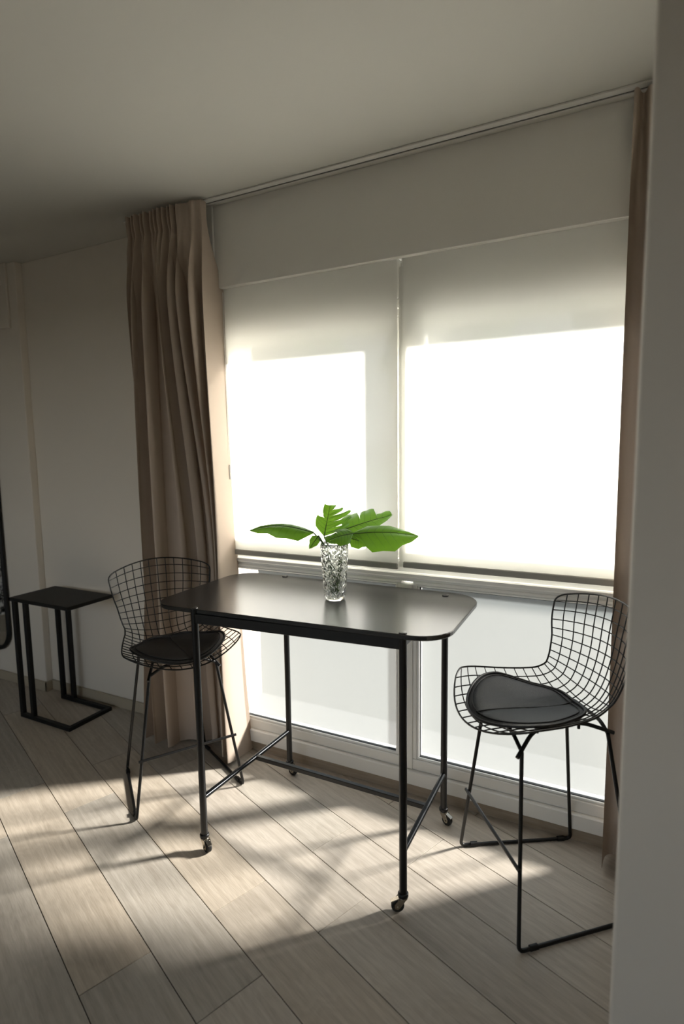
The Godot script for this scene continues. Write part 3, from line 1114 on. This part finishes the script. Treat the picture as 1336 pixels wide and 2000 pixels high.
func build_vase():
	var t := thing("glass_vase", "tapered clear glass vase with rough crisscross relief on the bar table", "vase", Vector3(-0.967, 0.9300, -1.826))
	var h := 0.212
	var sides := 144
	var rows := []
	var f := FastNoiseLite.new()
	f.seed = 12
	f.frequency = 1.0
	var nr := 84
	# outside, from the base up
	for i in range(0, nr + 1):
		var y := h * i / nr
		var r := lerpf(0.0365, 0.0515, pow(float(i) / nr, 0.9))
		if i < 4:
			r -= 0.004 * pow(1.0 - i / 4.0, 2.0)
		var fade := smoothstep(0.004, 0.016, y) * (1.0 - smoothstep(h - 0.010, h - 0.002, y))
		var row := PackedVector3Array()
		for k in sides:
			var a := TAU * k / sides
			var d := Vector3(cos(a), 0, sin(a))
			var w := f.get_noise_3d(d.x * 3.0, y * 26.0, d.z * 3.0) * 2.2
			var s1 := 0.5 + 0.5 * sin(a * 13.0 + y * 210.0 + w)
			var s2 := 0.5 + 0.5 * sin(a * 13.0 - y * 210.0 - w * 1.3)
			var rel := maxf(pow(s1, 3.0), pow(s2, 3.0)) * 0.0026 + f.get_noise_3d(d.x * 14.0, y * 200.0, d.z * 14.0) * 0.0009
			row.append(d * (r + rel * fade) + Vector3(0, y, 0))
		rows.append(row)
	# rim and inside, down to a thick base
	for p in [[0.0500, h + 0.0010], [0.0480, h - 0.001]]:
		var row := PackedVector3Array()
		for k in sides:
			var a := TAU * k / sides
			row.append(Vector3(cos(a) * p[0], p[1], sin(a) * p[0]))
		rows.append(row)
	for i in 24:
		var q := 1.0 - i / 23.0
		var y := lerpf(0.014, h - 0.004, q)
		var r := lerpf(0.0365, 0.0515, pow(y / h, 0.9)) - 0.0040
		if i > 20:
			r -= 0.006 * pow((i - 20) / 3.0, 2.0)
		var row := PackedVector3Array()
		for k in sides:
			var a := TAU * k / sides
			row.append(Vector3(cos(a) * r, y, sin(a) * r))
		rows.append(row)
	var b := MB.new()
	b.grid(rows, false, true)
	var cap := []
	var low := []
	for k in sides:
		cap.append(rows[rows.size() - 1][sides - 1 - k])
		low.append(rows[0][k])
	b.face(low)
	b.face(cap)
	# outward faces: the first grid cell tells which way they run
	var mid := b.v[0]
	var k0 := (b.v[sides * 40 + sides] - b.v[sides * 40]).cross(Vector3.UP)
	part("vase_body", turned_out(b, Vector3(0, h / 2, 0), sides * 30), M.vase, t)

# flips a closed mesh whose faces look inwards (tested at one of its vertices)
func turned_out(b: MB, centre: Vector3, at: int) -> MB:
	var n := b.n[at]
	var out := b.v[at] - centre
	out.y = 0
	if n.dot(out) >= 0:
		return b
	for i in range(0, b.ix.size(), 3):
		var s := b.ix[i + 1]
		b.ix[i + 1] = b.ix[i + 2]
		b.ix[i + 2] = s
	for i in b.n.size():
		b.n[i] = -b.n[i]
	return b

# one leaf: blade with optional splits to the edge, midrib and a stalk into the vase
func leaf(label: String, base: Vector3, tip: Vector3, normal: Vector3, wl: float, wr: float, nl: int, nr: int, arch: float, fold: float, droop: float, m: Material, foot: Vector3, slant := 0.42, gap := 0.30):
	var t := thing("monstera_leaf", label, "leaf", base, "monstera leaves in the glass vase")
	var L := (tip - base).length()
	var ax := (tip - base) / L
	var n := (normal - ax * normal.dot(ax)).normalized()
	var sd := ax.cross(n)
	var spine := func(u: float) -> Vector3:
		return ax * (u * L) + n * (arch * L * sin(PI * u) - droop * L * u * u * u)
	var width := func(u: float) -> float:
		return pow(maxf(0.0, sin(PI * pow(u, 0.62))), 0.8) * (1.0 - 0.25 * u) * (1.0 + 0.09 * sin(u * 17.0))
	var b := MB.new()
	for s in [-1.0, 1.0]:
		var count: int = nl if s < 0 else nr
		var W: float = wl if s < 0 else wr
		for k in count:
			var u0 := float(k) / count
			var u1 := float(k + 1) / count
			u0 = lerpf(0.0, 0.99, pow(u0, 0.9))
			u1 = lerpf(0.0, 0.99, pow(u1, 0.9))
			var um := (u0 + u1) / 2.0
			var rows := []
			for i in 9:
				var tt := i / 8.0
				var row := PackedVector3Array()
				for j in 7:
					var u := lerpf(u0, u1, j / 6.0)
					var w: float = width.call(u) * W
					if count > 1:
						var close := gap * smoothstep(0.30, 1.0, tt)
						u = um + (u - um) * (1.0 - close)
						w = lerpf(w, width.call(um) * W, smoothstep(0.3, 0.9, tt))
						w *= 1.0 - 0.10 * pow(absf(j / 3.0 - 1.0), 2.0) * tt
					var fw := slant * w * tt * (0.4 + 0.6 * tt)
					var p: Vector3 = spine.call(u)
					var ripple := 0.035 * W * sin(u * 23.0 + s) * tt
					var vein := -0.02 * W * cos(TAU * (u * 7.0 - tt * 0.6)) * smoothstep(0.05, 0.5, tt)
					row.append(p + ax * fw + sd * s * w * tt * cos(fold * tt) + n * (0.06 * W * sin(PI * tt) - w * tt * sin(fold * tt) + ripple + vein))
				rows.append(row)
			b.grid(rows)
	part("blade", b, m, t)
	b = MB.new()
	var pts := []
	for i in 15:
		pts.append(spine.call(i / 14.0 * 1.02) + n * 0.0006)
	add_tube(b, pts, 0.0020, 6, false, 0.25)
	part("midrib", b, M.stem, t)
	# side veins, raised a little above the blade
	b = MB.new()
	for s in [-1.0, 1.0]:
		var W: float = wl if s < 0 else wr
		for k in 7:
			var u := 0.10 + 0.115 * k
			var w: float = width.call(u) * W
			var vp := []
			for i in 7:
				var tt := i / 6.0 * 0.86
				var uu := u + 0.05 * tt
				var fw := slant * w * tt * (0.4 + 0.6 * tt)
				var ripple := 0.035 * W * sin(uu * 23.0 + s) * tt
				vp.append(spine.call(uu) + ax * fw + sd * s * w * tt * cos(fold * tt) + n * (0.06 * W * sin(PI * tt) - w * tt * sin(fold * tt) + ripple + 0.0006))
			add_tube(b, vp, 0.0006, 5, false, 0.4)
	part("side_veins", b, M.vein, t)
	b = MB.new()
	var rim := Vector3(-0.967, 1.128, -1.826) - base
	var into := Vector3(base.x + 0.967, 0, base.z + 1.826)
	if into.length() > 0.034:
		into = into.normalized() * 0.034
	rim += into
	var st := []
	var q0 := Vector3.ZERO
	var q3 := foot - base
	for i in 13:
		var s := i / 12.0
		st.append(q0.lerp(rim, minf(s * 2.0, 1.0)) if s < 0.5 else rim.lerp(q3, (s - 0.5) * 2.0))
	add_tube(b, soft([q0, rim, q3], 0.03), 0.0026, 7)
	part("stalk", b, M.stem, t)

func build_leaves():
	var view := cam_basis * Vector3(0, 0, 1)      # towards the camera
	var up := Vector3.UP
	var d := 2.115
	var foot := func(a: float, r: float) -> Vector3:
		return Vector3(-0.967 + cos(a) * r, 0.950, -1.826 + sin(a) * r)
	leaf("long narrow green leaf with drooping edge, reaching from the vase toward the gathered curtain", at_px(613, 1041, d), at_px(487, 1034, d + 0.03), up + view * 0.5, 0.055, 0.062, 1, 1, 0.10, 0.6, 0.03, M.leaf, foot.call(0.3, 0.016), 0.25)
	leaf("upright green split leaf standing in the middle of the vase", at_px(633, 1048, d + 0.02), at_px(645, 986, d + 0.05), view * 1.0 + up * 0.25, 0.054, 0.106, 2, 5, 0.02, 0.2, 0.05, M.leaf, foot.call(2.2, 0.018), 0.62, 0.34)
	leaf("bright green split leaf rising behind the largest leaf", at_px(668, 1036, d + 0.05), at_px(766, 1006, d + 0.12), view * 0.9 + up * 0.7, 0.080, 0.050, 3, 1, 0.03, 0.2, 0.0, M.leaf, foot.call(4.0, 0.016), 0.35, 0.16)
	leaf("largest glossy green leaf, unsplit, reaching from the vase toward the wider blind", at_px(686, 1043, d - 0.03), at_px(818, 1046, d - 0.02), view * 0.95 + up * 0.75, 0.050, 0.082, 1, 1, 0.07, 0.35, 0.02, M.leaf, foot.call(1.2, 0.016), 0.5)
	leaf("dark green leaf folded forward over the vase rim", at_px(690, 1042, d - 0.04), at_px(637, 1056, d - 0.07), view * 0.8 + up * 0.9, 0.044, 0.062, 1, 2, 0.05, 0.3, 0.05, M.leaf, foot.call(5.2, 0.014), 0.3, 0.15)
	leaf("small bright leaf hanging over the vase rim under the long narrow leaf", at_px(622, 1046, d - 0.01), at_px(604, 1072, d - 0.02), view + Vector3(0.5, 0.3, 0), 0.022, 0.022, 1, 1, 0.04, 0.3, 0.0, M.leaf, foot.call(3.0, 0.012), 0.2)
	leaf("small pointed leaf hanging below the largest leaf at the vase rim", at_px(680, 1050, d - 0.01), at_px(723, 1063, d), view + up * 0.3, 0.022, 0.036, 1, 1, 0.05, 0.3, 0.0, M.leaf, foot.call(0.9, 0.010), 0.2)
